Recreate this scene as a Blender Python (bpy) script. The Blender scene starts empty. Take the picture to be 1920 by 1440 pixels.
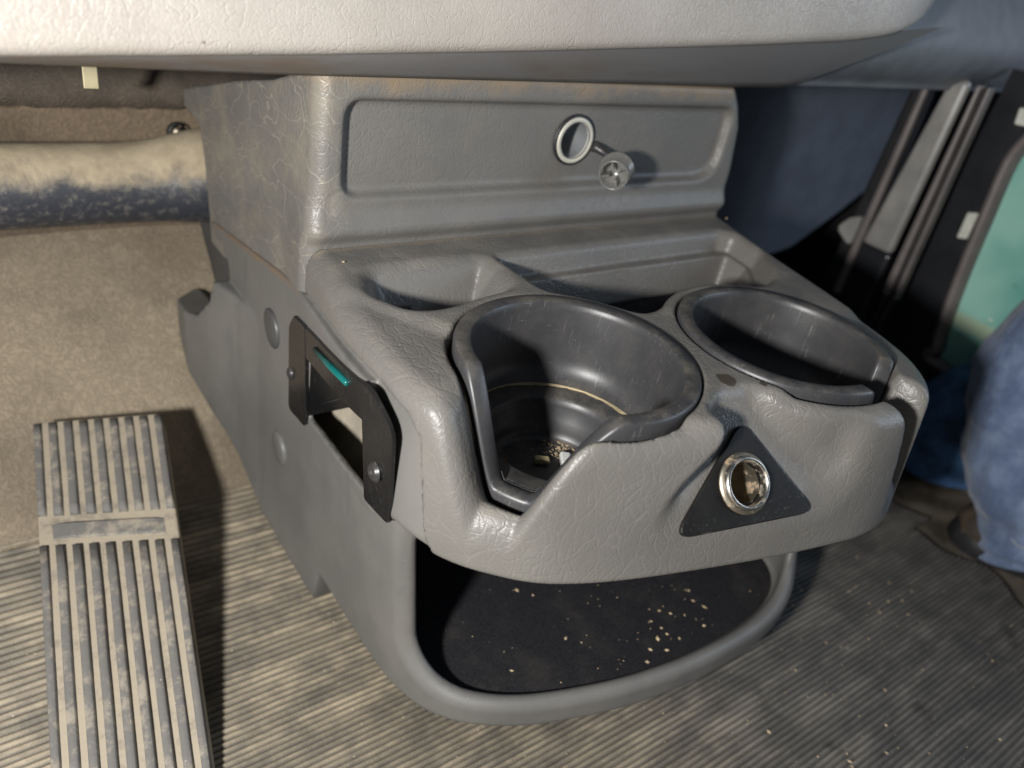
import bpy, bmesh, math, random
import numpy as np
from mathutils import Vector, Matrix

random.seed(4)
S = bpy.context.scene
# ------------------------------------------------------------------ camera
cam_d = bpy.data.cameras.new("camera"); cam = bpy.data.objects.new("camera", cam_d)
S.collection.objects.link(cam); S.camera = cam
RIGHT = Vector((0.809, -0.561, 0.173)); DOWN = Vector((-0.178, -0.514, -0.839)); FWD = Vector((0.560, 0.648, -0.516))
FWD.normalize(); RIGHT = (RIGHT - FWD * RIGHT.dot(FWD)).normalized(); UP = RIGHT.cross(FWD)
M = Matrix((RIGHT, UP, -FWD)).transposed().to_4x4(); M.translation = Vector((-0.224, -0.247, 0.408))
cam.matrix_world = M
cam_d.sensor_width = 36.0; cam_d.lens = 1480 / 1920 * 36.0
cam_d.clip_start = 0.01; cam_d.clip_end = 50
cam_d.dof.use_dof = True; cam_d.dof.focus_distance = 0.375; cam_d.dof.aperture_fstop = 6.0
# ------------------------------------------------------------------ ambient light
W = bpy.data.worlds.new("World"); S.world = W; W.use_nodes = True
bg = W.node_tree.nodes["Background"]; bg.inputs[0].default_value = (0.68, 0.80, 1.0, 1); bg.inputs[1].default_value = 0.085
# ------------------------------------------------------------------ work lamp left of the camera, daylight through the far doorway
ld = bpy.data.lights.new("work_lamp", 'POINT'); ld.energy = 24; ld.color = (1.0, 0.985, 0.955); ld.shadow_soft_size = 0.022
lo = bpy.data.objects.new("work_lamp", ld); lo.location = (-0.445, -0.245, 0.40); S.collection.objects.link(lo)
dd = bpy.data.lights.new("doorway_daylight", 'AREA'); dd.energy = 4.5; dd.color = (0.68, 0.82, 1.0); dd.shape = 'RECTANGLE'; dd.size = 0.5; dd.size_y = 0.5
do = bpy.data.objects.new("doorway_daylight", dd); do.location = (1.0, -0.62, 0.6); S.collection.objects.link(do)
do.rotation_euler = (Vector((0.25, -0.05, 0.05)) - Vector(do.location)).to_track_quat('-Z', 'Y').to_euler()
S.view_settings.view_transform = 'Standard'; S.view_settings.look = 'None'
S.view_settings.exposure = 0.0; S.view_settings.gamma = 1.0

# ================================================================== helpers
COL = S.collection
def link(o, parent=None):
    COL.objects.link(o)
    if parent: o.parent = parent
    return o
def tag(o, label=None, cat=None, group=None, kind=None):
    if label: o["label"] = label
    if cat: o["category"] = cat
    if group: o["group"] = group
    if kind: o["kind"] = kind
    return o
def thing(name, label, cat, group=None, kind=None):
    return link(tag(bpy.data.objects.new(name, None), label, cat, group, kind))
def mesh_obj(name, V, F, mat, parent=None, smooth=True):
    me = bpy.data.meshes.new(name)
    me.from_pydata([tuple(v) for v in V], [], [tuple(f) for f in F]); me.update()
    me.materials.append(mat)
    if smooth: me.polygons.foreach_set("use_smooth", [True] * len(me.polygons))
    return link(bpy.data.objects.new(name, me), parent)
def big_mesh(name, V, Q, mat, parent=None):
    me = bpy.data.meshes.new(name); n = len(Q)
    me.vertices.add(len(V)); me.vertices.foreach_set("co", V.astype(np.float32).ravel())
    me.loops.add(n * 4); me.loops.foreach_set("vertex_index", Q.astype(np.int32).ravel())
    me.polygons.add(n); me.polygons.foreach_set("loop_start", np.arange(0, n * 4, 4, dtype=np.int32))
    me.polygons.foreach_set("loop_total", np.full(n, 4, np.int32))
    me.update(calc_edges=True); me.validate()
    me.polygons.foreach_set("use_smooth", np.ones(n, bool)); me.materials.append(mat)
    return link(bpy.data.objects.new(name, me), parent)
def bm_obj(name, bm, mat, parent=None, smooth=True):
    me = bpy.data.meshes.new(name); bm.normal_update(); bm.to_mesh(me); bm.free(); me.materials.append(mat)
    if smooth: me.polygons.foreach_set("use_smooth", [True] * len(me.polygons))
    return link(bpy.data.objects.new(name, me), parent)
def bevel(o, w, seg=2, ang=35):
    m = o.modifiers.new("bevel", 'BEVEL'); m.width = w; m.segments = seg; m.limit_method = 'ANGLE'; m.angle_limit = math.radians(ang)
    m.harden_normals = False
    return o
def box(name, lo, hi, mat, parent=None, bev=0.0):
    x0, y0, z0 = lo; x1, y1, z1 = hi
    V = [(x0,y0,z0),(x1,y0,z0),(x1,y1,z0),(x0,y1,z0),(x0,y0,z1),(x1,y0,z1),(x1,y1,z1),(x0,y1,z1)]
    F = [(0,3,2,1),(4,5,6,7),(0,1,5,4),(1,2,6,5),(2,3,7,6),(3,0,4,7)]
    o = mesh_obj(name, V, F, mat, parent, smooth=False)
    return bevel(o, bev) if bev else o
def rounded(poly, r, seg=5):
    """polygon with its corners rounded by radius r (number or list)"""
    out = []; n = len(poly)
    for i in range(n):
        rr = r[i] if isinstance(r, (list, tuple)) else r
        p = Vector(poly[i]); a = Vector(poly[i-1]) - p; b = Vector(poly[(i+1) % n]) - p
        la, lb = a.length, b.length; a.normalize(); b.normalize()
        ang = a.angle(b); d = min(rr / math.tan(ang / 2), la * .48, lb * .48)
        p0 = p + a * d; p1 = p + b * d
        for k in range(seg + 1):
            t = k / seg
            q = p0 * (1-t)**2 + p * 2*t*(1-t) + p1 * t*t
            out.append((q.x, q.y))
    return out
def prism(name, poly, T, th, mat, parent=None, bev=0.0, holes=None):
    """polygon (u,v) extruded by th along the local w axis; T maps (u,v,w) to a point"""
    n = len(poly); V = [T(u, v, 0) for u, v in poly] + [T(u, v, th) for u, v in poly]
    F = [tuple(range(n))[::-1], tuple(range(n, 2*n))] + [(i, (i+1) % n, n+(i+1) % n, n+i) for i in range(n)]
    me = bpy.data.meshes.new(name); bm = bmesh.new()
    vs = [bm.verts.new(v) for v in V]
    for f in F: bm.faces.new([vs[i] for i in f])
    bmesh.ops.recalc_face_normals(bm, faces=bm.faces)
    o = bm_obj(name, bm, mat, parent, smooth=False)
    return bevel(o, bev) if bev else o
def frame_axes(n, up=(0, 0, 1)):
    n = Vector(n).normalized(); u = Vector(up).cross(n).normalized(); v = n.cross(u)
    return u, v, n
def lathe(name, prof, mat, loc, axis, parent=None, seg=48, closed=False):
    """profile of (radius, height along the axis)"""
    u, v, n = frame_axes(axis, (0, 0, 1) if abs(Vector(axis).normalized().z) < .95 else (0, 1, 0)); L = Vector(loc); V = []; F = []; m = len(prof)
    for k in range(seg):
        a = 2 * math.pi * k / seg; d = u * math.cos(a) + v * math.sin(a)
        for r, h in prof: V.append(L + d * r + n * h)
    for k in range(seg):
        k2 = (k + 1) % seg
        for i in range(m - 1 if not closed else m):
            j = (i + 1) % m
            F.append((k*m+i, k2*m+i, k2*m+j, k*m+j))
    o = mesh_obj(name, V, F, mat, parent)
    return o
def tube(name, pts, r, mat, parent=None, seg=10):
    V = []; F = []; n = len(pts); P = [Vector(p) for p in pts]
    rr = r if isinstance(r, (list, tuple)) else [r] * n
    for i in range(n):
        t = (P[min(i+1, n-1)] - P[max(i-1, 0)]).normalized()
        u, v, _ = frame_axes(t, (0, 0, 1) if abs(t.z) < .9 else (0, 1, 0))
        for k in range(seg):
            a = 2 * math.pi * k / seg
            V.append(P[i] + (u * math.cos(a) + v * math.sin(a)) * rr[i])
    for i in range(n - 1):
        for k in range(seg):
            F.append((i*seg+k, i*seg+(k+1) % seg, (i+1)*seg+(k+1) % seg, (i+1)*seg+k))
    F.append(tuple(range(seg))[::-1]); F.append(tuple(range((n-1)*seg, n*seg)))
    return mesh_obj(name, V, F, mat, parent)
def spline(pts, n=8, closed=True):
    P = np.array(pts, float); m = len(P); out = []
    for i in range(m if closed else m - 1):
        if closed: p0, p1, p2, p3 = P[i-1], P[i], P[(i+1) % m], P[(i+2) % m]
        else: p0, p1, p2, p3 = P[max(i-1, 0)], P[i], P[i+1], P[min(i+2, m-1)]
        for t in np.arange(n) / n:
            out.append(.5 * ((2*p1) + (-p0+p2)*t + (2*p0-5*p1+4*p2-p3)*t*t + (-p0+3*p1-3*p2+p3)*t**3))
    if not closed: out.append(P[-1])
    return np.array(out)

# ================================================================== signed distance modelling of the moulded plastic
def smax(a, b, r):
    u = np.maximum(r + a, 0); v = np.maximum(r + b, 0)
    return np.minimum(-r, np.maximum(a, b)) + np.sqrt(u*u + v*v)
def smin(a, b, r): return -smax(-a, -b, r)
def sstep(a, b, x):
    t = np.clip((x - a) / (b - a), 0, 1); return t*t*(3 - 2*t)
class Poly:
    """signed distance to a closed polygon, tabulated on a grid"""
    def __init__(s, pts, h=.0012, pad=.05):
        P = np.array(pts, float); s.lo = P.min(0) - pad; hi = P.max(0) + pad; s.h = h
        nx, ny = np.ceil((hi - s.lo) / h).astype(int) + 1
        X, Y = np.meshgrid(s.lo[0] + np.arange(nx)*h, s.lo[1] + np.arange(ny)*h, indexing='ij')
        d = np.full(X.shape, 1e9); ins = np.zeros(X.shape, bool)
        for a, b in zip(P, np.roll(P, -1, 0)):
            e = b - a; wx = X - a[0]; wy = Y - a[1]
            t = np.clip((wx*e[0] + wy*e[1]) / max(e @ e, 1e-12), 0, 1)
            d = np.minimum(d, (wx - e[0]*t)**2 + (wy - e[1]*t)**2)
            c = (a[1] <= Y) != (b[1] <= Y)
            if e[1] != 0: ins ^= c & (X < a[0] + (Y - a[1]) * e[0] / e[1])
        s.d = np.where(ins, -1, 1) * np.sqrt(d)
    def __call__(s, x, y):
        fx = (x - s.lo[0]) / s.h; fy = (y - s.lo[1]) / s.h
        nx, ny = s.d.shape
        cx = np.clip(fx, 0, nx - 1.001); cy = np.clip(fy, 0, ny - 1.001)
        i = cx.astype(int); j = cy.astype(int); u = cx - i; v = cy - j
        r = s.d[i, j]*(1-u)*(1-v) + s.d[i+1, j]*u*(1-v) + s.d[i, j+1]*(1-u)*v + s.d[i+1, j+1]*u*v
        return r + np.hypot(fx - cx, fy - cy) * s.h
def nets(f, lo, hi, h):
    """surface nets on a dense grid, vertices then pulled onto the exact surface"""
    lo = np.array(lo, float); n = (np.ceil((np.array(hi) - lo) / h).astype(int) + 1)
    ax = [lo[k] + np.arange(n[k]) * h for k in range(3)]
    Fv = np.empty(n, np.float32)
    for i in range(0, n[0], 24):
        X, Y, Z = np.meshgrid(ax[0][i:i+24], ax[1], ax[2], indexing='ij'); Fv[i:i+24] = f(X, Y, Z)
    ins = Fv < 0
    cnt = np.zeros(n - 1, np.uint8)
    for a in (0, 1):
        for b in (0, 1):
            for c in (0, 1): cnt += ins[a:n[0]-1+a, b:n[1]-1+b, c:n[2]-1+c]
    act = (cnt > 0) & (cnt < 8); I = np.argwhere(act)
    idx = np.full(n - 1, -1, np.int32); idx[act] = np.arange(len(I))
    acc = np.zeros((len(I), 3)); num = np.zeros(len(I))
    C8 = [(a, b, c) for a in (0, 1) for b in (0, 1) for c in (0, 1)]
    val = {c: Fv[I[:, 0]+c[0], I[:, 1]+c[1], I[:, 2]+c[2]] for c in C8}
    for c in C8:
        for k in range(3):
            if c[k] == 0:
                e = list(c); e[k] = 1; v0, v1 = val[c], val[tuple(e)]
                m = (v0 < 0) != (v1 < 0); t = np.where(m, v0 / np.where(m, v0 - v1, 1), 0)
                p = np.array(c, float)[None].repeat(len(I), 0); p[:, k] = t
                acc += p * m[:, None]; num += m
    P = lo + (I + acc / num[:, None]) * h
    e = h * .3
    for _ in range(2):
        f0 = f(P[:, 0], P[:, 1], P[:, 2])
        g = np.stack([f(P[:, 0]+e, P[:, 1], P[:, 2]) - f0, f(P[:, 0], P[:, 1]+e, P[:, 2]) - f0, f(P[:, 0], P[:, 1], P[:, 2]+e) - f0], 1) / e
        step = -(f0 / np.maximum((g*g).sum(1), .3))[:, None] * g
        P += np.clip(step, -h*.5, h*.5)
    Q = []
    for k in range(3):
        a, b = (k+1) % 3, (k+2) % 3
        s0 = [slice(1, n[d]-1) for d in range(3)]; s1 = list(s0); s0[k] = slice(0, n[k]-1); s1[k] = slice(1, n[k])
        A, B = ins[tuple(s0)], ins[tuple(s1)]
        E = np.argwhere(A != B); off = np.ones(3, int); off[k] = 0; E = E + off
        if not len(E): continue
        sg = ins[E[:, 0], E[:, 1], E[:, 2]]
        def at(da, db):
            q = E.copy(); q[:, a] -= da; q[:, b] -= db; return idx[q[:, 0], q[:, 1], q[:, 2]]
        q = np.stack([at(1, 1), at(0, 1), at(0, 0), at(1, 0)], 1)
        q[~sg] = q[~sg][:, ::-1]; Q.append(q)
    return P, np.concatenate(Q)

# ================================================================== materials
def nt(name):
    m = bpy.data.materials.new(name); m.use_nodes = True
    t = m.node_tree; return m, t, t.nodes["Principled BSDF"]
class G:
    """small node-building helper"""
    def __init__(s, name):
        s.m, s.t, s.b = nt(name); s.co = s.t.nodes.new("ShaderNodeTexCoord").outputs["Object"]
    def n(s, typ, **kw):
        x = s.t.nodes.new(typ)
        for k, v in kw.items(): setattr(x, k, v)
        return x
    def put(s, sock, v):
        if isinstance(v, bpy.types.NodeSocket): s.t.links.new(v, sock)
        elif v is not None: sock.default_value = v
    def scale(s, sc, co=None, rot=(0, 0, 0)):
        x = s.n("ShaderNodeMapping"); s.put(x.inputs[0], co or s.co); x.inputs["Scale"].default_value = sc; x.inputs["Rotation"].default_value = rot; return x.outputs[0]
    def noise(s, sc, det=3, rough=.55, co=None, dist=0):
        x = s.n("ShaderNodeTexNoise"); s.put(x.inputs["Vector"], co or s.co); x.inputs["Scale"].default_value = sc
        x.inputs["Detail"].default_value = det; x.inputs["Roughness"].default_value = rough; x.inputs["Distortion"].default_value = dist; return x.outputs["Fac"]
    def vor(s, sc, feat='DISTANCE_TO_EDGE', co=None, out="Distance", rnd=1.0):
        x = s.n("ShaderNodeTexVoronoi", feature=feat); s.put(x.inputs["Vector"], co or s.co); x.inputs["Scale"].default_value = sc
        x.inputs["Randomness"].default_value = rnd; return x.outputs[out]
    def warp(s, amt, sc, co=None):
        x = s.n("ShaderNodeTexNoise"); s.put(x.inputs["Vector"], co or s.co); x.inputs["Scale"].default_value = sc; x.inputs["Detail"].default_value = 2
        a = s.n("ShaderNodeVectorMath", operation='SUBTRACT'); s.put(a.inputs[0], x.outputs["Color"]); a.inputs[1].default_value = (.5, .5, .5)
        b = s.n("ShaderNodeVectorMath", operation='SCALE'); s.put(b.inputs[0], a.outputs[0]); b.inputs["Scale"].default_value = amt
        c = s.n("ShaderNodeVectorMath", operation='ADD'); s.put(c.inputs[0], co or s.co); s.put(c.inputs[1], b.outputs[0]); return c.outputs[0]
    def ramp(s, v, a, b, lo=0.0, hi=1.0):
        x = s.n("ShaderNodeMapRange"); x.interpolation_type = 'SMOOTHSTEP'; s.put(x.inputs[0], v)
        for i, q in zip((1, 2, 3, 4), (a, b, lo, hi)): x.inputs[i].default_value = q
        return x.outputs[0]
    def math(s, op, a, b=0.0, clamp=False):
        x = s.n("ShaderNodeMath", operation=op); x.use_clamp = clamp; s.put(x.inputs[0], a); s.put(x.inputs[1], b); return x.outputs[0]
    def mix(s, f, a, b):
        x = s.n("ShaderNodeMix", data_type='RGBA'); s.put(x.inputs[0], f)
        s.put(x.inputs[6], a if isinstance(a, bpy.types.NodeSocket) else (*a, 1)); s.put(x.inputs[7], b if isinstance(b, bpy.types.NodeSocket) else (*b, 1)); return x.outputs[2]
    def nz(s):
        g = s.n("ShaderNodeNewGeometry"); x = s.n("ShaderNodeSeparateXYZ"); s.put(x.inputs[0], g.outputs["Normal"]); return x.outputs
    def pos(s):
        x = s.n("ShaderNodeSeparateXYZ"); s.put(x.inputs[0], s.co); return x.outputs
    def bump(s, h, st, dist, prev=None):
        x = s.n("ShaderNodeBump"); s.put(x.inputs["Height"], h); x.inputs["Strength"].default_value = st; x.inputs["Distance"].default_value = dist
        if prev: s.put(x.inputs["Normal"], prev)
        return x.outputs[0]
    def specks(s, sc, size=.12, share=.3):
        """scattered small grains of dust"""
        d = s.vor(sc, 'F1'); c = s.vor(sc, 'F1', out="Color")
        x = s.n("ShaderNodeSeparateColor"); s.put(x.inputs[0], c)
        return s.math('MULTIPLY', s.ramp(d, size*.5, size, 1, 0), s.ramp(x.outputs[0], 1-share, 1-share+.02))
    def done(s, col, rough, nrm=None, **kw):
        s.put(s.b.inputs["Base Color"], col if isinstance(col, bpy.types.NodeSocket) else (*col, 1)); s.put(s.b.inputs["Roughness"], rough)
        if nrm: s.put(s.b.inputs["Normal"], nrm)
        for k, v in kw.items(): s.put(s.b.inputs[k.replace("_", " ")], v)
        return s.m
GREY = (.168, .157, .142); DUST = (.42, .35, .25)
def leather_nodes(g, st=1.0, sc=1.0):
    """vinyl grain: a net of creases of uneven length, long drawn wrinkles, and a fine pebble"""
    w = g.warp(.012, 60); w2 = g.warp(.02, 35)
    net = g.ramp(g.vor(170*sc, co=g.scale((1, .75, 1), w)), 0, .10)
    net2 = g.ramp(g.vor(300*sc, co=w), 0, .14)
    long = g.ramp(g.vor(95*sc, co=g.scale((1.6, .55, .5), w2, (0, 0, .5))), 0, .05)
    patch = g.ramp(g.noise(28, 2), .42, .62)
    h = g.math('MULTIPLY_ADD', net, .6); 
    h = g.math('ADD', g.math('MULTIPLY', net, g.math('ADD', g.math('MULTIPLY', patch, .75), .25)), g.math('MULTIPLY', net2, .35))
    h = g.math('ADD', h, g.math('MULTIPLY', long, .7))
    n1 = g.bump(h, .24*st, .0006)
    return g.bump(g.noise(900, 2), .24*st, .0006, n1), h
def m_leather():
    g = G("grey_vinyl"); n, h = leather_nodes(g)
    up = g.ramp(g.nz()[2], .55, 1.0); dn = g.noise(30, 4, .65)
    dust = g.math('MULTIPLY', up, g.ramp(dn, .35, .75), True)
    base = g.mix(g.ramp(g.noise(14, 3), .3, .7), (.120, .114, .106), (.150, .142, .131))
    c = g.mix(g.math('MULTIPLY', dust, .42), base, (.285, .258, .212))
    crease = g.ramp(h, .35, 1.1, 1, 0)
    p = g.pos(); joint = g.math('MULTIPLY', g.ramp(g.math('ADD', p[1], g.math('MULTIPLY', g.noise(70, 4, .7), .012)), .106, .1125), up)
    c = g.mix(g.math('MULTIPLY', joint, .55), c, (.30, .235, .165))
    c = g.mix(g.math('MULTIPLY', crease, .08), c, (.30, .275, .235))
    c = g.mix(g.math('MULTIPLY', g.specks(420, .13, .16), g.math('MULTIPLY', up, .7)), c, (.55, .48, .36))
    # brown drink stains on the web between the cups
    p = g.pos(); 
    def spot(x, y, r):
        dx = g.math('SUBTRACT', p[0], x); dy = g.math('SUBTRACT', p[1], y)
        return g.ramp(g.math('ADD', g.math('SQRT', g.math('ADD', g.math('MULTIPLY', dx, dx), g.math('MULTIPLY', dy, dy))), g.math('MULTIPLY', g.noise(160, 2), r*.5)), r, r*1.2, 1, 0)
    st = g.math('MAXIMUM', spot(.0590, -.0665, .0058), spot(.0745, -.0755, .0022))
    st = g.math('MAXIMUM', st, spot(-.083, .076, .004))
    c = g.mix(g.math('MULTIPLY', st, .85), c, (.045, .034, .018))
    r = g.math('ADD', g.math('MULTIPLY', dust, .25), .41)
    return g.done(c, r, n, Specular_IOR_Level=.5)
def m_tower():
    g = G("grey_vinyl_dusty"); n, h = leather_nodes(g, .9)
    p = g.pos(); up = g.ramp(g.math('ADD', p[2], g.math('MULTIPLY', g.noise(45, 4, .7), .03)), .331, .345)
    left = g.ramp(p[0], -.045, -.064)
    dust = g.math('MULTIPLY', g.ramp(g.noise(30, 6, .7), .40, .80), g.math('ADD', g.math('MULTIPLY', left, .28), .10))
    base = g.mix(g.ramp(g.noise(14, 3), .3, .7), (.122, .117, .110), (.148, .141, .131))
    c = g.mix(dust, base, (.33, .28, .195))
    c = g.mix(g.math('MULTIPLY', up, .62), c, (.27, .19, .105))
    # pale scuffs on the left cheek
    scr = g.ramp(g.vor(60, co=g.scale((1, .35, 1.3), g.warp(.03, 30), (.6, 0, 0))), 0, .02, 1, 0)
    c = g.mix(g.math('MULTIPLY', g.math('MULTIPLY', scr, left), .35), c, (.36, .33, .28))
    return g.done(c, .44, n)
def m_side():
    g = G("grey_moulded_plastic")
    p = g.pos()
    c = g.mix(g.ramp(g.noise(16, 4, .6), .35, .7), (.118, .115, .109), (.147, .142, .133))
    low = g.ramp(g.noise(26, 4, .7, co=g.scale((1, 1, .35))), .55, .75)
    c = g.mix(g.math('MULTIPLY', low, .38), c, (.055, .056, .060))
    # brown grime along the joint under the tower cheek
    d = g.math('SUBTRACT', p[2], g.math('ADD', g.math('MULTIPLY', g.math('SUBTRACT', p[1], .127), -.157), .2112))
    gr = g.ramp(g.math('ADD', g.math('ABSOLUTE', d), g.math('MULTIPLY', g.noise(90, 3), .004)), .0022, .0050, 1, 0)
    gr = g.math('MULTIPLY', g.math('MULTIPLY', gr, g.ramp(p[1], .102, .125)), g.ramp(g.noise(60, 3), .3, .6, .35, 1))
    c = g.mix(g.math('MULTIPLY', gr, .8), c, (.17, .115, .07))
    n = g.bump(g.noise(700, 2), .10, .0005); n = g.bump(g.noise(60, 3), .10, .0012, n)
    c = g.mix(g.math('MULTIPLY', g.specks(300, .10, .06), .6), c, (.5, .44, .34))
    return g.done(c, .48, n)
def m_black(name="black_plastic", col=(.022, .022, .024), rough=.36, dusty=.5, scr=.3):
    g = G(name)
    up = g.ramp(g.nz()[2], .5, .95)
    s1 = g.ramp(g.noise(1, 4, .6, co=g.scale((900, 900, 45), None, (.25, .12, 0))), .60, .70)
    s2 = g.ramp(g.noise(1, 4, .6, co=g.scale((60, 700, 700), None, (.0, .5, .6))), .63, .72)
    sc = g.math('MULTIPLY', g.math('MAXIMUM', s1, s2), g.ramp(g.noise(50, 2), .40, .62))
    d = g.math('MULTIPLY', g.ramp(g.noise(60, 5, .7), .35, .75), g.math('ADD', g.math('MULTIPLY', up, .55), .12))
    c = g.mix(g.math('MULTIPLY', d, dusty), col, (.20, .175, .135))
    c = g.mix(g.math('MULTIPLY', sc, scr), c, (.20, .20, .195))
    c = g.mix(g.math('MULTIPLY', g.specks(480, .15, .22), g.math('MULTIPLY', g.math('ADD', g.math('MULTIPLY', up, .6), .12), dusty)), c, (.52, .45, .33))
    n = g.bump(g.noise(800, 2), .07, .0005)
    r = g.math('ADD', g.math('MULTIPLY', d, .3), rough)
    return g.done(c, r, n)
def m_simple(name, col, rough, bump=0.0, bsc=300, metallic=0.0, var=.15):
    g = G(name); a = tuple(v*(1-var) for v in col); b = tuple(min(1, v*(1+var)) for v in col)
    c = g.mix(g.ramp(g.noise(40, 4), .3, .7), a, b)
    n = g.bump(g.noise(bsc, 3), bump, .0008) if bump else None
    return g.done(c, rough, n, Metallic=metallic)
def m_carpet():
    g = G("black_felt_lining")
    f = g.noise(1500, 3, .7); c = g.mix(g.ramp(f, .3, .7), (.008, .008, .010), (.030, .029, .032))
    c = g.mix(g.math('MULTIPLY', g.ramp(g.noise(35, 4, .7), .45, .75), .45), c, (.055, .049, .042))
    c = g.mix(g.math('MULTIPLY', g.specks(330, .12, .10), .7), c, (.25, .21, .15))
    return g.done(c, .95, g.bump(f, .5, .001), Specular_IOR_Level=.1)
def m_mat():
    g = G("ribbed_rubber_mat"); p = g.pos(); z = p[2]
    far = g.ramp(p[0], .0, .22)
    top = g.ramp(z, .0001, .0011)
    dn = g.ramp(g.noise(30, 5, .68), .32, .62)
    amount = g.math('MULTIPLY', g.math('ADD', g.math('MULTIPLY', far, -.38), 1.0), g.math('ADD', g.math('MULTIPLY', dn, .55), .45), True)
    streak = g.ramp(g.noise(60, 4, .7, co=g.scale((.22, 1.3, 1))), .42, .66)
    amount = g.math('MULTIPLY', amount, g.math('ADD', g.math('MULTIPLY', streak, .5), .5))
    amount = g.math('MULTIPLY', amount, g.math('ADD', g.math('MULTIPLY', top, .55), .45))
    c = g.mix(amount, (.036, .035, .034), g.mix(far, (.36, .30, .21), (.30, .27, .228)))
    c = g.mix(g.math('MULTIPLY', g.ramp(g.noise(22, 3), .66, .74), .6), c, (.03, .022, .015))
    c = g.mix(g.math('MULTIPLY', g.specks(260, .14, .14), .8), c, (.50, .43, .31))
    n = g.bump(g.noise(500, 4), .35, .0008)
    return g.done(c, .62, n)
def m_insul(name, a, b, sc=1.0):
    """dusty pebbled foam: worm-like raised grain"""
    g = G(name); w = g.warp(.010, 90)
    v = g.noise(210*sc, 2, .5, co=w, dist=2.6); v2 = g.noise(420*sc, 3, .65, dist=1.0)
    h = g.math('ADD', g.math('MULTIPLY', g.ramp(v, .38, .60), .45), g.math('MULTIPLY', v2, .6))
    p = g.ramp(g.noise(9, 4, .6), .36, .64)
    c = g.mix(p, a, b); c = g.mix(g.math('MULTIPLY', g.ramp(h, .25, .65, 1, 0), .30), c, tuple(x*.45 for x in a))
    return g.done(c, .85, g.bump(h, .65, .0014), Specular_IOR_Level=.25)
def m_duct():
    g = G("dusty_black_duct"); p = g.pos()
    lvl = g.math('ADD', g.math('SUBTRACT', p[2], .2150), g.math('MULTIPLY', g.math('SUBTRACT', g.noise(26, 6, .72, dist=.4), .5), .050))
    k = g.ramp(lvl, -.0120, .0060)
    mott = g.ramp(g.noise(45, 6, .75), .36, .64)
    d = g.mix(mott, (.33, .27, .185), (.43, .36, .25))
    b = g.mix(g.math('MULTIPLY', g.ramp(g.noise(140, 6, .75), .48, .68), .5), (.030, .033, .043), (.24, .22, .19))
    return g.done(g.mix(k, b, d), g.ramp(k, 0, 1, .5, .9), g.bump(g.noise(240, 4, .7), .3, .0012))
def m_pedal(dust):
    g = G("pedal_rubber" if dust < .5 else "pedal_groove_dust")
    d = g.ramp(g.noise(70, 6, .72), .62 - dust*.35, .80 - dust*.35)
    c = g.mix(d, (.125, .118, .110), (.27, .237, .188)) if dust < .5 else g.mix(d, (.20, .172, .135), (.31, .265, .20))
    c = g.mix(g.math('MULTIPLY', g.specks(280, .13, .10), .8), c, (.48, .43, .35))
    return g.done(c, .72, g.bump(g.noise(320, 4), .3, .001))
def m_dashleather():
    g = G("beige_vinyl"); w = g.warp(.008, 80)
    net = g.ramp(g.vor(560, co=g.scale((1, .8, .8), w)), 0, .12); net2 = g.ramp(g.vor(230, co=g.scale((1.5, .6, .6), w, (.2, .4, .3))), 0, .06)
    h = g.math('ADD', g.math('MULTIPLY', net, .5), net2)
    c = g.mix(g.ramp(g.noise(18, 3), .3, .7), (.33, .30, .268), (.385, .353, .316))
    c = g.mix(g.specks(70, .05, .10), c, (.12, .09, .06))
    return g.done(c, .42, g.bump(h, .34, .0006))
def m_strip():
    g = G("dash_grey_plastic"); p = g.pos()
    br = g.math('MULTIPLY', g.ramp(p[2], .358, .328), g.ramp(g.noise(26, 4, .7, co=g.scale((.35, 1, 1.6))), .40, .68))
    c = g.mix(g.math('MULTIPLY', br, .7), (.175, .170, .170), (.13, .085, .045))
    return g.done(c, .5, g.bump(g.noise(400, 3), .08, .0006))
def m_denim():
    g = G("blue_denim"); tw = g.n("ShaderNodeTexWave"); tw.inputs["Scale"].default_value = 260; tw.inputs["Distortion"].default_value = 1.5
    g.put(tw.inputs[0], g.scale((1, 1, 1), None, (.6, .3, .8)))
    p = g.ramp(g.noise(24, 5, .65), .3, .72)
    c = g.mix(p, (.07, .11, .21), (.23, .30, .45)); c = g.mix(g.math('MULTIPLY', tw.outputs["Fac"], .18), c, (.25, .30, .40))
    return g.done(c, .85, g.bump(tw.outputs["Fac"], .25, .0008, g.bump(g.noise(22, 3, .5, co=g.scale((1, 1, .45)), dist=.8), .9, .012)), Sheen_Weight=.2)
def m_chrome(name, col, rough, rust=.5):
    g = G(name); r = g.ramp(g.noise(190, 5, .7), .5, .72)
    c = g.mix(g.math('MULTIPLY', r, rust), col, (.33, .20, .09))
    g.put(g.b.inputs["Metallic"], g.math('SUBTRACT', 1.0, g.math('MULTIPLY', r, rust)))
    return g.done(c, g.math('ADD', g.math('MULTIPLY', r, .35), rough), g.bump(g.noise(500, 3), .06, .0005))
def m_glass():
    g = G("green_door_glass")
    p = g.ramp(g.noise(9, 3, .6), .3, .7); c = g.mix(p, (.14, .42, .35), (.36, .66, .56))
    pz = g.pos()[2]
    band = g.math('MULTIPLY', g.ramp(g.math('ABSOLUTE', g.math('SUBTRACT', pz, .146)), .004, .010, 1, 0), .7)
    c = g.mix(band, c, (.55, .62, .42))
    dots = g.ramp(g.vor(32, 'F1'), .10, .2, 1, 0)
    c = g.mix(g.math('MULTIPLY', dots, .35), c, (.03, .13, .11))
    return g.done(c, .12, None, Transmission_Weight=.15, IOR=1.5)
LEATHER, TOWER, SIDE = m_leather(), m_tower(), m_side()
BLACK = m_black(); LINER = m_black("cup_black_plastic", (.038, .038, .041), .40, .75, .55)
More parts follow.
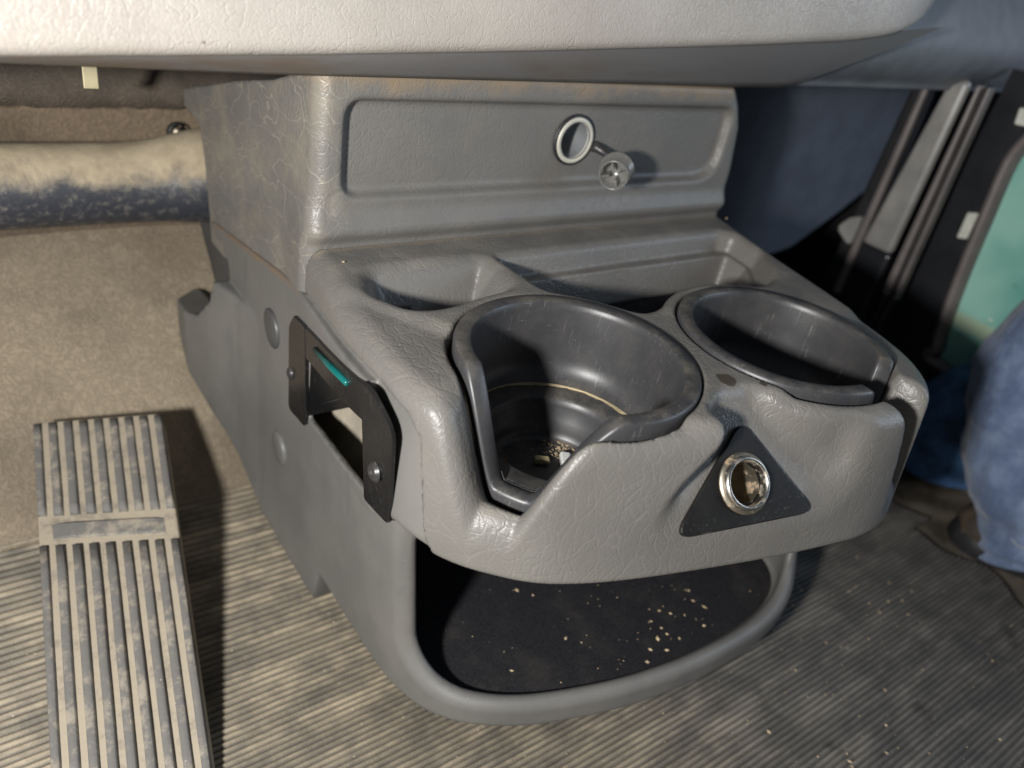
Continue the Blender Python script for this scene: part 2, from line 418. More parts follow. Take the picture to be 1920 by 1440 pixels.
METALBLK = m_black("black_painted_steel", (.007, .007, .008), .26, .14, .25)
PLATE = m_black("worn_black_plate", (.009, .0085, .008), .36, .08, .30)
PLATE.node_tree.nodes['Principled BSDF'].inputs['Specular IOR Level'].default_value = .22
CARPET = m_carpet(); MAT = m_mat()
TOE = m_insul("tan_floor_insulation", (.20, .163, .118), (.30, .248, .178), .9); FIREWALL = m_insul("brown_firewall_foam", (.115, .088, .062), (.185, .14, .095), .8)
FOAMDK = m_insul("dark_crumbly_foam", (.06, .05, .04), (.11, .09, .07), 1.5)
DUCT = m_duct(); RIBM = m_pedal(.40); GROOVE = m_pedal(.85)
BEIGE = m_dashleather(); STRIP = m_strip()
NAVY = m_simple("navy_grey_plastic", (.055, .064, .082), .55, .05, 500)
DASHEND = m_simple("slate_dash_plastic", (.135, .140, .152), .5, .06, 400)
CHROME = m_chrome("worn_chrome", (.52, .50, .46), .30, .85); RUSTY = m_chrome("rusty_barrel", (.45, .40, .32), .45, .9)
CREAMRING = m_simple("dull_nickel", (.52, .50, .43), .42, .05, 400, .12); ZINC = m_simple("pitted_zinc", (.33, .34, .35), .5, .4, 260, .6)
TEAL = m_simple("teal_insert", (.006, .115, .11), .2); RUBBER = m_simple("black_rubber", (.018, .018, .020), .5, .1, 300)
TRIMGREY = m_simple("grey_trim_rubber", (.15, .13, .125), .45, .08, 300); JAMB = m_simple("brushed_jamb_paint", (.27, .26, .245), .35, .06, 200)
BLKPAINT = m_simple("black_door_paint", (.020, .021, .024), .3, .05, 200); WHITE = m_simple("off_white_plate", (.62, .62, .55), .4, .05, 200)
DENIM = m_denim(); DENIM2 = m_simple("bright_denim", (.05, .12, .25), .85, .5, 240, 0, .5); BOOT = m_simple("brown_boot_leather", (.065, .048, .033), .6, .25, 120, 0, .4)
GLASS = m_glass(); CRUMB = m_simple("crumb", (.50, .38, .24), .7, .2, 300, 0, .35); PAPER = m_simple("pale_paper", (.62, .52, .28), .7, .1, 200)
FILTER = m_simple("white_filter_paper", (.62, .62, .60), .6, .1, 200); BRASS = m_simple("pale_zinc_clip", (.68, .61, .40), .35, .1, 300, .5)
CAVITY = m_simple("rough_tan_backing", (.30, .265, .205), .9, .5, 90, 0, .25); SILL = m_simple("dirty_sill_metal", (.13, .11, .085), .6, .2, 60, .1, .5)
LEDGE = m_simple("ledge_dust", (.36, .29, .18), .95, .6, 500, 0, .3); THREAD = m_simple("jeans_stitching", (.30, .33, .38), .8)
g_ = G("smoky_clear_plastic"); CLEAR = g_.done((.36, .35, .33), .22, None, Transmission_Weight=.65, IOR=1.4)

# ================================================================== THE CONSOLE
con = thing("console", "grey moulded dashboard console with two black cup holders, storage tray and open lower bin", "console")
C1 = (.003, -.025); C2 = (.128, -.046); RC = .0578
A1 = math.radians(-149); A2 = math.radians(-70)
LIP = Poly(spline([(-.0705,.150),(-.0735,.107),(-.0772,.075),(-.0815,.04),(-.0840,.0),(-.0830,-.022),(-.0780,-.0405),(-.0705,-.0545),(-.0600,-.0665),(-.0445,-.0795),(-.025,-.0890),(.0,-.0975),
    (.035,-.107),(.07,-.1155),(.105,-.1225),(.132,-.1262),(.156,-.1235),(.178,-.112),(.195,-.092),(.207,-.065),(.219,-.02),(.232,.04),(.250,.107),(.262,.150)], 6))
TRAY = Poly(rounded([(.027,.079),(.12,.081),(.216,.082),(.2265,.074),(.222,.045),(.190,.010),(.150,.0),(.100,.0),(.060,.0),(.030,.030)], [.004,.01,.008,.008,.012,.02,.02,.02,.02,.01]))
POCK = Poly(rounded([(-.052,.080),(.018,.080),(.0205,.066),(.013,.040),(-.020,.030),(-.050,.036),(-.062,.056)], [.014,.010,.008,.012,.02,.014,.014]))
def cupnotch(x, y, z, c, a, zlow, w0, w1):
    al = (x-c[0])*math.cos(a) + (y-c[1])*math.sin(a); t = -(x-c[0])*math.sin(a) + (y-c[1])*math.cos(a)
    return al, t
def rim(t, zlow, w0, w1, top=.2412):
    return zlow + (top + .0015 - zlow) * sstep(0, 1, np.clip((np.abs(t) - w0)/(w1 - w0), 0, 1)**.72)
N1 = dict(zlow=.1940, w0=.008, w1=.040); N2 = dict(zlow=.188, w0=.009, w1=.024)
PN = Vector((-.15, -.74, .65)).normalized(); PP = Vector((.0470, -.1095, .1910))
fu, fv, fn = frame_axes(PN)
PC = PP + fn*.0006
TP = lambda a, b, w: tuple(PC + fu*a + fv*b + fn*w)
SO = PC + fu*.0008 + fv*.0186 + fn*.0016
def f_upper(x, y, z):
    k = .03 + .09 * sstep(-.045, -.095, y) * sstep(.20, .15, x)
    f = LIP(x, y) + k * (z - .170)
    f = smax(f, z - .240, .0105)
    f = smax(f, .1615 - z, .0055)
    # storage pocket and long tray, kept clear of the cup rings
    r1 = np.hypot(x - C1[0], y - C1[1]); r2 = np.hypot(x - C2[0], y - C2[1])
    keep = smin(r1, r2, .012) - .0645
    tr = smax(TRAY(x, y) + .30 * (.24 - z), -keep + .10*(.24-z), .006)
    step = np.maximum(tr, .2265 - z); deep = np.maximum(smax(tr + .004, y - .0735 + .25*(.24 - z), .004), .204 - z)
    f = smax(f, -np.minimum(step, deep), .0045)
    pk = smax(POCK(x, y) + .55 * (.24 - z), -(r1 - .0645) + .3*(.24 - z), .008)
    f = smax(f, -smax(pk, .213 - z, .008), .0055)
    # cup wells
    f = smax(f, -np.maximum(np.minimum(r1, r2) - RC, .150 - z), .0018)
    for c, a, N in ((C1, A1, N1), (C2, A2, N2)):
        al, t = cupnotch(x, y, z, c, a, **N)
        w1c = np.where(t > 0, N['w1'] - .008, N['w1'] + .001) if N is N1 else N['w1'] - .004
        cut = smax((rim(t, N['zlow'] + .0005, N['w0'], w1c) - z) * .55, -(al - .022), .004)
        f = smax(f, -cut, .0095)
    # slanting scoop that takes the front socket plate
    d = (x - PP.x)*PN.x + (y - PP.y)*PN.y + (z - PP.z)*PN.z
    xl = -.004 + (z - .19) * .66
    cut = smax(-d, (xl - x)*.9 + .25*(d), .013)
    cut = smax(smax(smax(cut, (x - .105)*.5, .01), .0640 - np.minimum(r1, r2 - .003), .004), y + .0735, .006)
    f = smax(f, -cut, .006)
    e = (x - SO.x)*fn.x + (y - SO.y)*fn.y + (z - SO.z)*fn.z
    rr = np.sqrt(np.maximum((x - SO.x)**2 + (y - SO.y)**2 + (z - SO.z)**2 - e*e, 0))
    f = np.maximum(f, -np.maximum(rr - .0116, -.030 - e))
    return f
def seam_z(y):
    return np.interp(y, [-.046, -.041, -.0365, -.031, -.022, .0, .10, .14], [.1662, .172, .192, .2175, .2250, .2268, .2165, .213])
def f_shelf(x, y, z):
    s = np.where((x < -.03) & (y > -.060), seam_z(y), np.where(y < .0, .1662, .205))
    f = smax(f_upper(x, y, z), (s - z) * .7, .0018)
    return np.maximum(f, y - .1068)
LOW = Poly(spline([(-.068,.32),(-.068,.18),(-.068,.08),(-.068,.03),(-.0665,-.005),(-.061,-.028),(-.051,-.0445),(-.036,-.0575),(-.012,-.0705),(.02,-.081),(.052,-.0885),(.09,-.0935),(.125,-.0945),(.158,-.0925),(.187,-.0865),(.208,-.0755),(.2205,-.059),(.2255,-.035),(.2265,.0),(.226,.05),(.224,.12),(.220,.22),(.216,.32)], 5))
HOLE = Poly(rounded([(.270,.183),(.250,.184),(.2365,.174),(.2335,.160),(.237,.147),(.255,.127),(.268,.123),(.334,.1125),(.42,.10),(.42,.30),(.275,.26)], .005))
WIN = Poly([(.005,.1595),(.0945,.1435),(.0945,.186),(.005,.208)]); WIN2 = Poly([(.006,.085),(.160,.085),(.160,.165),(.0945,.1845),(.006,.205)])
CAV = Poly([(.236,.085),(.40,.085),(.40,.25),(.29,.25),(.27,.180),(.236,.172)])
def f_low(x, y, z):
    xs = x + .105 * np.maximum(z - .05, -.02) * np.clip((.03 - x)/.09, 0, 1) * (1 - .85*sstep(0, .15, y))
    d = LOW(xs, y)
    zb = .031 - .029 * sstep(.078, .088, y) + np.interp(y, [.18,.189,.222,.292,.334], [0,.009,.039,.077,.111])
    f = smax(smax(d, zb - z, .006), z - .1630, .003)
    f = np.maximum(f, y - .336)
    f = np.maximum(f, -np.maximum(-(xs + .0640), np.minimum(.332 - y, smax(.272 - y, .160 - z, .012))))
    # the same skin carried on above, up to the joint under the tower cheek
    zs = .212 - .157*(y - .127)
    cheek = smax(np.abs(xs + .055) - .013, z - np.minimum(zs, seam_z(y) - .0012), .0012)
    cheek = np.maximum(np.maximum(cheek, np.maximum(.004 - y, y - .278)), .15 - z)
    f = np.minimum(f, cheek)
    up = f_upper(x, y, z) + .0014
    f = np.minimum(f, np.maximum(up, y - .1065))
    # open bin behind the mouth, with a thick soft rim
    inn = smax(smax(d + .0105, .0445 - z, .005), z - .155, .01); inn = smax(inn, y - .085, .02)
    yc = -.0195 - .17*np.clip(x + .07, 0, .27)
    m = smax(smax(y - yc, .0525 - z, .030), z - .1650, .003)
    f = smax(f, -inn, .005)
    f = smax(f, -smax(m, d - .03, .001), .0062)
    # bracket window through the skin and the space behind it, cable cut-out at the back
    f = np.maximum(f, -np.maximum(WIN(y, z), x + .050))
    f = np.maximum(f, -np.maximum(np.maximum(WIN2(y, z), -(xs + .0645)), x + .028))
    f = np.maximum(f, -smax(HOLE(y, z), x + .0360, .0015))
    f = np.maximum(f, -np.maximum(CAV(y, z), np.maximum(-(xs + .0645), x + .036)))
    wells = np.minimum(np.hypot(x - C1[0], y - C1[1]), np.hypot(x - C2[0], y - C2[1])) - RC
    f = np.maximum(f, -np.maximum(wells, .150 - z))
    return f
TFR = Poly(rounded([(-.0675,.12),(.262,.12),(.2555,.225),(.2505,.247),(.2465,.275),(.241,.303),(.2335,.318),(.222,.333),(-.0695,.333)], [.001,.001,.01,.01,.01,.01,.01,.004,.001]))
TSD = Poly(rounded([(.08,.345),(.107,.330),(.165,.309),(.225,.293),(.352,.2545),(.336,.249),(.296,.2455),(.288,.226),(.282,.195),(.279,.17),(.08,.17)], [.001,.01,.02,.02,.004,.006,.01,.01,.01,.001,.001]))
REC = Poly(rounded([(-.0535,.2665),(.2275,.2675),(.2265,.3155),(-.0545,.3145)], [.010,.020,.010,.010]))
def f_tower(x, y, z):
    yf = .1068 - .007*sstep(.262, .242, z)*sstep(.2405,.252,z)          # the front swells out above the joint and tucks in at it
    xl = x + .004*sstep(.275, .24, z)*sstep(.15,.11,y)
    f = smax(TFR(xl, z), yf - y, .0085)
    f = np.maximum(f, np.maximum(y - .36, .200 - z - .2*np.maximum(y - .107, 0)))
    f = smax(f, TSD(y, z), .002)
    f = np.maximum(f, -np.maximum(np.hypot(x - .0955, z - .2935) - .0116, y - .137))
    f = smax(f, -smax(REC(x, z), y - .1130, .0045), .0035)
    return f
P, Q = nets(f_shelf, (-.095, -.140, .154), (.268, .112, .246), .00125); big_mesh("shelf_moulding", P, Q, LEATHER, con)
P, Q = nets(f_low, (-.097, -.145, -.004), (.268, .335, .243), .00155); low = big_mesh("side_moulding", P, Q, SIDE, con)
P, Q = nets(f_tower, (-.080, .092, .155), (.272, .365, .345), .0014); big_mesh("tower_moulding", P, Q, TOWER, con)

def liner(c, a, N, parent, seg=144):
    """black cup insert: flange, tapering wall, ledge, lower well, floor; the rim dips where the notch is"""
    V = []; F = []
    prof = [(.0568,-.010,0),(.0571,-.0022,0),(.0566,-.0008,0),(.0558,-.0001,0),(.0525,.0000,0),(.0498,-.0001,0),(.0490,-.0009,0),(.0485,-.004,0),
            (.0480,.225,1),(.0476,.2125,1),(.0474,.2110,1),(.0468,.194,1),(.0462,.1943,1),(.0448,.1938,1),(.0362,.1935,1),(.0348,.1926,1),(.0342,.1890,1),(.0330,.182,1),(.0326,.1812,1),(.0316,.1755,1),(.0310,.1722,1),(.0294,.1706,1),(.0275,.1702,1),(.010,.1702,1),(.0004,.1702,1)]
    m = len(prof)
    for k in range(seg):
        th = 2*math.pi*k/seg; t = .0545*math.sin(th - a); al = math.cos(th - a)
        H = .2416
        if al > 0: H = min(H, float(rim(np.array(t), **N)) + .0016)
        for r, h, ab in prof:
            z = min(h, H - .0045) if ab else H + h
            if ab and h > .185 and H < .2: z = min(h, H - .0009)
            V.append((c[0] + r*math.cos(th), c[1] + r*math.sin(th), z))
    for k in range(seg):
        k2 = (k+1) % seg
        for i in range(m-1): F.append((k*m+i, k2*m+i, k2*m+i+1, k*m+i+1))
    F.append(tuple(k*m+m-1 for k in range(seg)))
    return mesh_obj("cup_liner", V, F, LINER, parent)
liner(C1, A1, N1, con); liner(C2, A2, N2, con)
# dust gathered on the ledge inside the first cup
V = []; F = []
for k in range(70):
    th = math.radians(-8 + 150*k/69); w = max(.0002, .0010 + .0006*math.sin(k*.23) + random.uniform(-.0005,.0005))
    for r in (.0462, .0462 - w): V.append((C1[0]+r*math.cos(th), C1[1]+r*math.sin(th), .1950 if r == .0462 else .1942))
for k in range(69): F.append((2*k, 2*k+2, 2*k+3, 2*k+1))
mesh_obj("ledge_dust", V, F, LEDGE, con)["kind"] = "stuff"
# felt linings in the tray and in the lower bin
mesh_obj("tray_lining", [(x, y, .2052) for x, y in ((.03,.074),(.218,.074),(.217,.02),(.12,.006),(.03,.03))], [(0,1,2,3,4)][::-1], CARPET, con, False)
mesh_obj("pocket_lining", [(x, y, .2142) for x, y in ((-.04,.07),(.010,.07),(.010,.045),(-.03,.04))], [(0,1,2,3)], m_simple("reddish_dirt", (.10,.06,.045), .9, .5, 300, 0, .4), con, False)
bl = [(x, y) for x, y in spline([(-.056,.09),(-.056,.03),(-.055,-.004),(-.0505,-.0225),(-.041,-.0365),(-.0285,-.0478),(-.007,-.0597),(.024,-.0698),(.055,-.0770),(.091,-.0820),(.124,-.0832),(.155,-.0812),(.180,-.0755),(.1985,-.0655),(.2095,-.051),(.2135,-.03),(.2145,.02),(.2140,.09)], 5, False)]
V = [(x, y, .0462) for x, y in bl]; F = [tuple(range(len(bl)))]
mesh_obj("bin_lining", V, F, CARPET, con, False)

# side plate things: sx gives the face of the side moulding
def side_x(y, z):
    return -.068 - .105 * max(z - .05, -.02) * (1 - .85*float(sstep(0, .15, y)))
TB = lambda u, v, w: (side_x(u, v) - .0004 - w + .02*max(0, -.004 - u), u, v)
br = link(bpy.data.objects.new("window_bracket", None), con)
def sheet(name, poly, off, th, mat, parent):
    """a bent steel flange lying on the side of the console"""
    cy = sum(p[0] for p in poly)/len(poly); cz = sum(p[1] for p in poly)/len(poly); n = len(poly); V = []; F = []
    for k, (u, v) in enumerate(poly):
        a, b = poly[k-1], poly[(k+1) % n]; t = Vector((b[0]-a[0], b[1]-a[1])).normalized(); e = .0005
        iu, iv = u + (cy-u)*.02, v + (cz-v)*.02
        V += [TB(u, v, off - .0006), TB(u, v, off + th*.7), TB(iu, iv, off + th)]
    for k in range(n):
        j = (k+1) % n
        for i in range(2): F.append((k*3+i, j*3+i, j*3+i+1, k*3+i+1))
    F.append(tuple(k*3+2 for k in range(n)))
    bm = bmesh.new(); vs = [bm.verts.new(v) for v in V]
    for f in F: bm.faces.new([vs[i] for i in f])
    bmesh.ops.recalc_face_normals(bm, faces=bm.faces); bmesh.ops.triangulate(bm, faces=[f for f in bm.faces if len(f.verts) > 4])
    return bm_obj(name, bm, mat, parent, smooth=False)
def dense(poly, step=.006):
    out = []
    for a, b in zip(poly, poly[1:] + poly[:1]):
        m = max(1, int(math.dist(a, b)/step))
        out += [(a[0]+(b[0]-a[0])*k/m, a[1]+(b[1]-a[1])*k/m) for k in range(m)]
    return out
sheet("top_flange", dense(rounded([(-.004,.2065),(.0935,.1845),(.0935,.2030),(.0,.2262),(-.004,.2262)], .001, 2)), 0, .0013, METALBLK, br)
sheet("rear_flange", dense(rounded([(.0940,.1400),(.0980,.1360),(.1240,.1305),(.1240,.1880),(.1150,.1985),(.0940,.2030)], [.001,.001,.004,.010,.006,.001], 4)), 0, .0013, METALBLK, br)
sheet("front_tab", dense(rounded([(-.0195,.1625),(.0050,.1585),(.0050,.2262),(-.0060,.2275),(-.0235,.2190)], [.006,.002,.001,.006,.012], 5)), .0010, .0013, METALBLK, br)
box("rear_return", (side_x(.095,.165) + .001, .0938, .1455), (-.0405, .0950, .1850), METALBLK, br)
mesh_obj("top_return", [(x, y, z) for y, z in ((.0060,.2045),(.0938,.1842)) for x in (side_x(y,z)+.0005, -.0405)] + [(x, y, z+.001) for y, z in ((.0060,.2045),(.0938,.1842)) for x in (side_x(y,z)+.0005, -.0405)],
    [(0,1,3,2),(4,6,7,5),(0,4,5,1),(2,3,7,6),(0,2,6,4),(1,5,7,3)], METALBLK, br, False)
tube("teal_insert", [TB(.0725, .2020, .0016), TB(.047, .2083, .0019), TB(.0225, .2140, .0016)], [.0015, .0017, .0015], TEAL, br, 10)
for (yy, zz, rr, off) in ((-.0085, .1865, .0040, .0029), (.1190, .1590, .0032, .0012)):
    s_ = lathe("screw", [(rr*1.25,0),(rr*1.25,.0004),(rr,.0008),(rr*.95,.0016),(rr*.6,.0022),(rr*.42,.0022),(rr*.30,.0008),(.00005,.0007)], BLACK, TB(yy, zz, off), (-1, 0, .06), br, 24)
    lathe("screw_recess", [(rr*.36,.0013),(.00005,.0011)], CHROME, TB(yy, zz, off), (-1, 0, .06), s_, 8)
V = []; F = []; nb = 14
for i in range(nb+1):
    for j in range(nb+1):
        z = .096 + .074*i/nb; y = .0065 + .152*j/nb; lim = .203 - max(0, y - .0065)*.25
        V.append((-.0625 + (z - .096)*.44 + .0008*math.sin(y*140 + z*60), y, min(z, lim)))
for i in range(nb):
    for j in range(nb): F.append((i*(nb+1)+j, i*(nb+1)+j+1, (i+1)*(nb+1)+j+1, (i+1)*(nb+1)+j))
mesh_obj("backing_panel", V, F, CAVITY, con)
PLUG = m_simple("dark_grey_plug", (.060,.060,.060), .42, .05, 400)
def cap(nm, y, z, r):
    lathe(nm, [(r,-.001),(r,.0006),(r*.93,.0013),(r*.5,.0019),(.0001,.0021)], SIDE if z < .15 else PLUG, (side_x(y, z)-.0002, y, z), (-1, .06, -.06), con, 40)
box("inner_bulkhead", (-.0505, .165, .02), (-.0485, .400, .1850), m_simple("dark_grey_plastic", (.06,.06,.062), .5), con)
cap("blanking_plug", .1565, .1675, .0125); cap("blanking_plug", .1430, .0870, .0118)

# rear socket on the tower panel
YP = .1128
so = link(bpy.data.objects.new("rear_socket", None), con); SC = (.0955, YP, .2935)
lathe("rubber_gasket", [(.0152,-.001),(.0152,.0012),(.0140,.0018),(.0135,.0008)], RUBBER, SC, (0,-1,0), so)
lathe("bezel_ring", [(.0138,0),(.0137,.0018),(.0132,.0025),(.0116,.0026),(.0110,.0020),(.0108,0)], CREAMRING, SC, (0,-1,0), so)
lathe("socket_barrel", [(.0109,.0020),(.0107,-.010),(.0104,-.022),(.0002,-.022)], ZINC, (SC[0], YP-.0003, SC[2]), (0,-1,0), so)
CX = Vector((.1095, .0860, .2830)); CA = Vector((-.72, -.62, -.05)).normalized()
tube("tether_strap", [(.1095,YP-.002,.2905),(.1125,YP-.005,.2895),(.1145,YP-.010,.288),(.1165,YP-.016,.2865),(.1180,.0925,.285)], [.0034,.0030,.0022,.0026,.0034], BLACK, so, 8)
lathe("dust_cap", [(.0002,-.0062),(.0090,-.0062),(.0103,-.0054),(.0105,-.0036),(.0092,-.0030),(.0088,.0080),(.0084,.0086),(.0076,.0080),(.0078,-.0030),(.0002,-.0034)], CLEAR, CX, CA, so, 40)
u, v, n = frame_axes(CA)
for a in (0, 1, 2, 3):
    d = u*math.cos(a*math.pi/2+.4) + v*math.sin(a*math.pi/2+.4); t = n.cross(d)
    p = CX + d*.0052
    vs = [p + d*x + t*y_ + n*z_ for x in (-.0022,.0022) for y_ in (-.0005,.0005) for z_ in (-.003,.0062)]
    mesh_obj("cap_rib", vs, [(0,1,3,2),(4,6,7,5),(0,4,5,1),(2,3,7,6),(0,2,6,4),(1,5,7,3)], CLEAR, so, False)
lathe("pull_tab", [(.0002,-.0125),(.0030,-.0120),(.0036,-.0090),(.0034,-.0062)], CLEAR, CX, CA, so, 16)

# front socket on its triangular plate
fs = link(bpy.data.objects.new("front_socket", None), con)
oc = rounded([(-.0415,-.0005),(.0400,.0005),(.0050,.0470)], [.0050,.0050,.0065], 8)
oc = [(np.interp(k/72*len(oc), range(len(oc)+1), [q[0] for q in oc + oc[:1]]), np.interp(k/72*len(oc), range(len(oc)+1), [q[1] for q in oc + oc[:1]])) for k in range(72)]
V = []; F = []; cxp, cyp = .0008, .0186
for (a, b) in oc:
    q = math.atan2(b - cyp, a - cxp); ia, ib = cxp + .0100*math.cos(q), cyp + .0100*math.sin(q)
    e = Vector((a - cxp, b - cyp)).normalized()*.0007
    V += [TP(a, b, -.0002), TP(a, b, .0011), TP(a - e.x, b - e.y, .0016), TP(ia, ib, .0016), TP(ia, ib, -.0002)]
for k in range(72):
    for i in range(4): F.append((k*5+i, ((k+1)%72)*5+i, ((k+1)%72)*5+i+1, k*5+i+1))
mesh_obj("triangle_plate", V, F, PLATE, fs, False)
lathe("rust_collar", [(.0140,0),(.0139,.0009),(.0118,.0013)], RUSTY, SO, fn, fs)
lathe("chrome_ring", [(.0124,.0006),(.0124,.0020),(.0118,.0034),(.0110,.0038),(.0103,.0034),(.0099,.0022),(.0098,-.001)], CHROME, SO, fn, fs, 64)
lathe("socket_barrel", [(.0101,.002),(.0100,-.012),(.0098,-.026),(.0001,-.026)], RUSTY, SO, fn, fs)
box("centre_contact", tuple(SO - fn*.024 + Vector((-.004,-.001,-.002))), tuple(SO - fn*.018 + Vector((.003,.002,.001))), RUSTY, fs)

# ================================================================== THE SETTING
# ribbed floor mat: one sheet with real ridges running across the cab
PITCH = .0063; prof = []
y = -.62
while y < .212:
    PITCH = .0037 + .0023*min(1, max(0, y/.19)); q = 1.35*PITCH/.0063*random.uniform(.90, 1.08)
    prof += [(y, 0), (y + PITCH*.16, .0016*q), (y + PITCH*.30, .0020*q), (y + PITCH*.46, .0020*q), (y + PITCH*.60, .0016*q), (y + PITCH*.76, 0)]; y += PITCH
prof += [(.213, 0), (.228, 0)]
xs_ = [-.75, -.4, -.2, -.1, 0, .1, .2, .3, .36, .40, .425]
V = []; F = []
for y_, z_ in prof:
    e = .435 + .010*math.sin(y_*38) + .006*math.sin(y_*97+1) + (.03 if y_ > -.06 else 0)
    for k, x in enumerate(xs_ + [None]): V.append((e if x is None else x, y_, z_))
m = len(xs_) + 1
for i in range(len(prof)-1):
    for k in range(m-1): F.append((i*m+k, i*m+k+1, (i+1)*m+k+1, (i+1)*m+k))
fm = mesh_obj("floor_mat", V, F, MAT); tag(fm, kind="structure")
# cab floor below it, reaching to the sill
tag(mesh_obj("cab_floor", [(-1.2,-1.0,-.006),(.85,-1.0,-.006),(.85,.9,-.006),(-1.2,.9,-.006)], [(0,1,2,3)], SILL, None, False), kind="structure")
# toe board rising to the firewall
V = []; F = []; nu, nv = 60, 40
for i in range(nu+1):
    for j in range(nv+1):
        x = -.75 + .699*i/nu; s = j/nv
        y = .207 + .155*s; z = -.001 + (.002 if s < .02 else 0) + .150*(s**1.08) + .0025*math.sin(x*31+s*5)*math.sin(s*9) 
        V.append((x, y, z))
for i in range(nu):
    for j in range(nv): F.append((i*(nv+1)+j, (i+1)*(nv+1)+j, (i+1)*(nv+1)+j+1, i*(nv+1)+j+1))
tag(mesh_obj("toe_board", V, F, TOE), kind="structure")
V = []; F = []; nu, nv = 50, 16
for i in range(nu+1):
    for j in range(nv+1):
        x = -.75 + .95*i/nu; s = j/nv; V.append((x, .364 + .010*s + .002*math.sin(x*23 + s*7), .140 + .108*s))
for i in range(nu):
    for j in range(nv): F.append((i*(nv+1)+j, (i+1)*(nv+1)+j, (i+1)*(nv+1)+j+1, i*(nv+1)+j+1))
tag(mesh_obj("firewall", V, F, FIREWALL), kind="structure")
V = []; F = []; nu = 160
for i in range(nu+1):
    x = -.75 + 1.2*i/nu; w = random.uniform(-.0012, .0012)
    V += [(x, .374, .245), (x, .330 + w, .247 + random.uniform(-.001,.001)), (x, .328 + w, .262), (x, .345 + w, .2700 + random.uniform(-.001,.002)), (x, .40, .272)]
for i in range(nu):
    for k in range(4): F.append((i*5+k, (i+1)*5+k, (i+1)*5+k+1, i*5+k+1))
tag(mesh_obj("foam_ledge", V, F, FOAMDK), "dark crumbly foam ledge running under the dashboard above the pipe", "insulation")
tag(box("footwell_shade_block", (.72, .16, -.01), (2.2, .43, .5), m_simple("footwell_shade", (.006,.006,.007), .95)), kind="structure")  # near-black block added so the shaded void below the kick panel reads dark
tag(box("back_wall", (-.9, .44, -.01), (1.1, .45, .8), m_simple("dark_void_panel", (.006,.006,.007), .95)), kind="structure")  # near-black colour carries the darkness of the void under the dash
tag(tube("brake_line", [(-.6,.30,.2895),(-.3,.30,.2885),(-.02,.30,.288)], .0024, BLKPAINT), "thin dark line running behind the dashboard edge above the foam ledge", "pipe")
clip = thing("dash_clip", "pale metal clip hanging below the dashboard edge at the left", "clip")
box("clip_plate", (-.1425, .2500, .2795), (-.1350, .2512, .3000), BRASS, clip, .0004)
box("clip_hook", (-.1415, .2512, .2795), (-.1360, .2580, .2805), BRASS, clip)
for x0 in (-.215, -.120):
    tag(tube("stay_rod", [(x0-.012,.27,.2960),(x0+.030,.315,.2790)], .0030, BLKPAINT), "dark stay rod %s under the dashboard edge" % ("left of the pale clip" if x0 < -.2 else "right of the pale clip"), "rod", "stay rods under the dashboard")
# heater pipe: flares where it enters the console
pts = [(-.6,.325,.1980),(-.35,.325,.1980),(-.2,.325,.1980),(-.125,.325,.198),(-.095,.324,.199),(-.075,.322,.2010),(-.060,.320,.2030),(-.045,.319,.204)]
pr = [.0268,.0268,.0268,.0268,.0278,.0305,.0325,.033]
P0 = spline([p + (r,) for p, r in zip(pts, pr)], 5, False)
hd = tube("heater_pipe", [tuple(p[:3]) for p in P0], [float(p[3]) for p in P0], DUCT, None, 40)
tag(hd, "thick dust-caked black pipe running from the left into the console", "pipe")
bt = thing("firewall_bolt", "round bolt with a rusty centre behind the thick dusty pipe", "bolt")
lathe("washer", [(.0070,-.002),(.0070,.0012),(.0052,.002)], RUBBER, (-.0655,.362,.2215), (0,-1,.1), bt, 24)
lathe("bolt_head", [(.0040,.0015),(.0036,.003),(.0001,.0032)], RUSTY, (-.0655,.362,.2215), (0,-1,.1), bt, 12)

# ------------------------------------------------------------------ accelerator pedal
TL, TR, BL, BR = [Vector(p) for p in PEDAL] if 'PEDAL' in globals() else [Vector(p) for p in ((-.1935,.2450,.0700),(-.1215,.2150,.0800),(-.2235,.0380,.0105),(-.1560,.0035,.0130))]
pe = thing("accelerator_pedal", "long ribbed rubber accelerator pedal caked with tan dust beside the console", "pedal")
pe.location = (0, 0, 0)
pn = ((TR - TL).cross(BL - TL)).normalized()
if pn.z < 0: pn = -pn
TL2, TR2 = TL, TR; EXT = 1.25
def PD(u, v, w):
    v *= EXT; a = TL.lerp(TR, u); b = BL.lerp(BR, u); return tuple(a + (b - a)*v + pn*w)
pts = rounded([(0,0),(1,0),(1,1),(0,1)], .05, 5)
prism("pedal_base", pts, lambda u, v, w: PD(u, v, w - .0085), .0085, GROOVE, pe, .0015)
VB = (.335/EXT*1.0, .435/EXT*1.0)
def rib(u0, u1, v0, v1, nm="rib", hgt=.0026, mat=RIBM):
    n = 10; V = []; F = []
    for k in range(n+1):
        v = v0 + (v1-v0)*k/n; e = .18*(u1-u0)
        j = random.uniform(-.0015,.0015)
        for uu, ww in ((u0+j,-.0004),(u0+e*.5+j,hgt*.85),(u0+e+j,hgt),(u1-e+j,hgt),(u1-e*.5+j,hgt*.85),(u1+j,-.0004)): V.append(PD(uu, v, ww))
    for k in range(n):
        for i in range(5): F.append((k*6+i, k*6+i+1, (k+1)*6+i+1, (k+1)*6+i))
    F.append((0,1,2,3,4,5)); F.append(tuple(range(n*6, n*6+6)))
    o = mesh_obj(nm, V, F, mat, pe); 
    bmx = bmesh.new(); bmx.from_mesh(o.data); bmesh.ops.recalc_face_normals(bmx, faces=bmx.faces); bmx.to_mesh(o.data); bmx.free(); return o
NR = 9; gw = .046; rw = (1 - gw*8) / NR
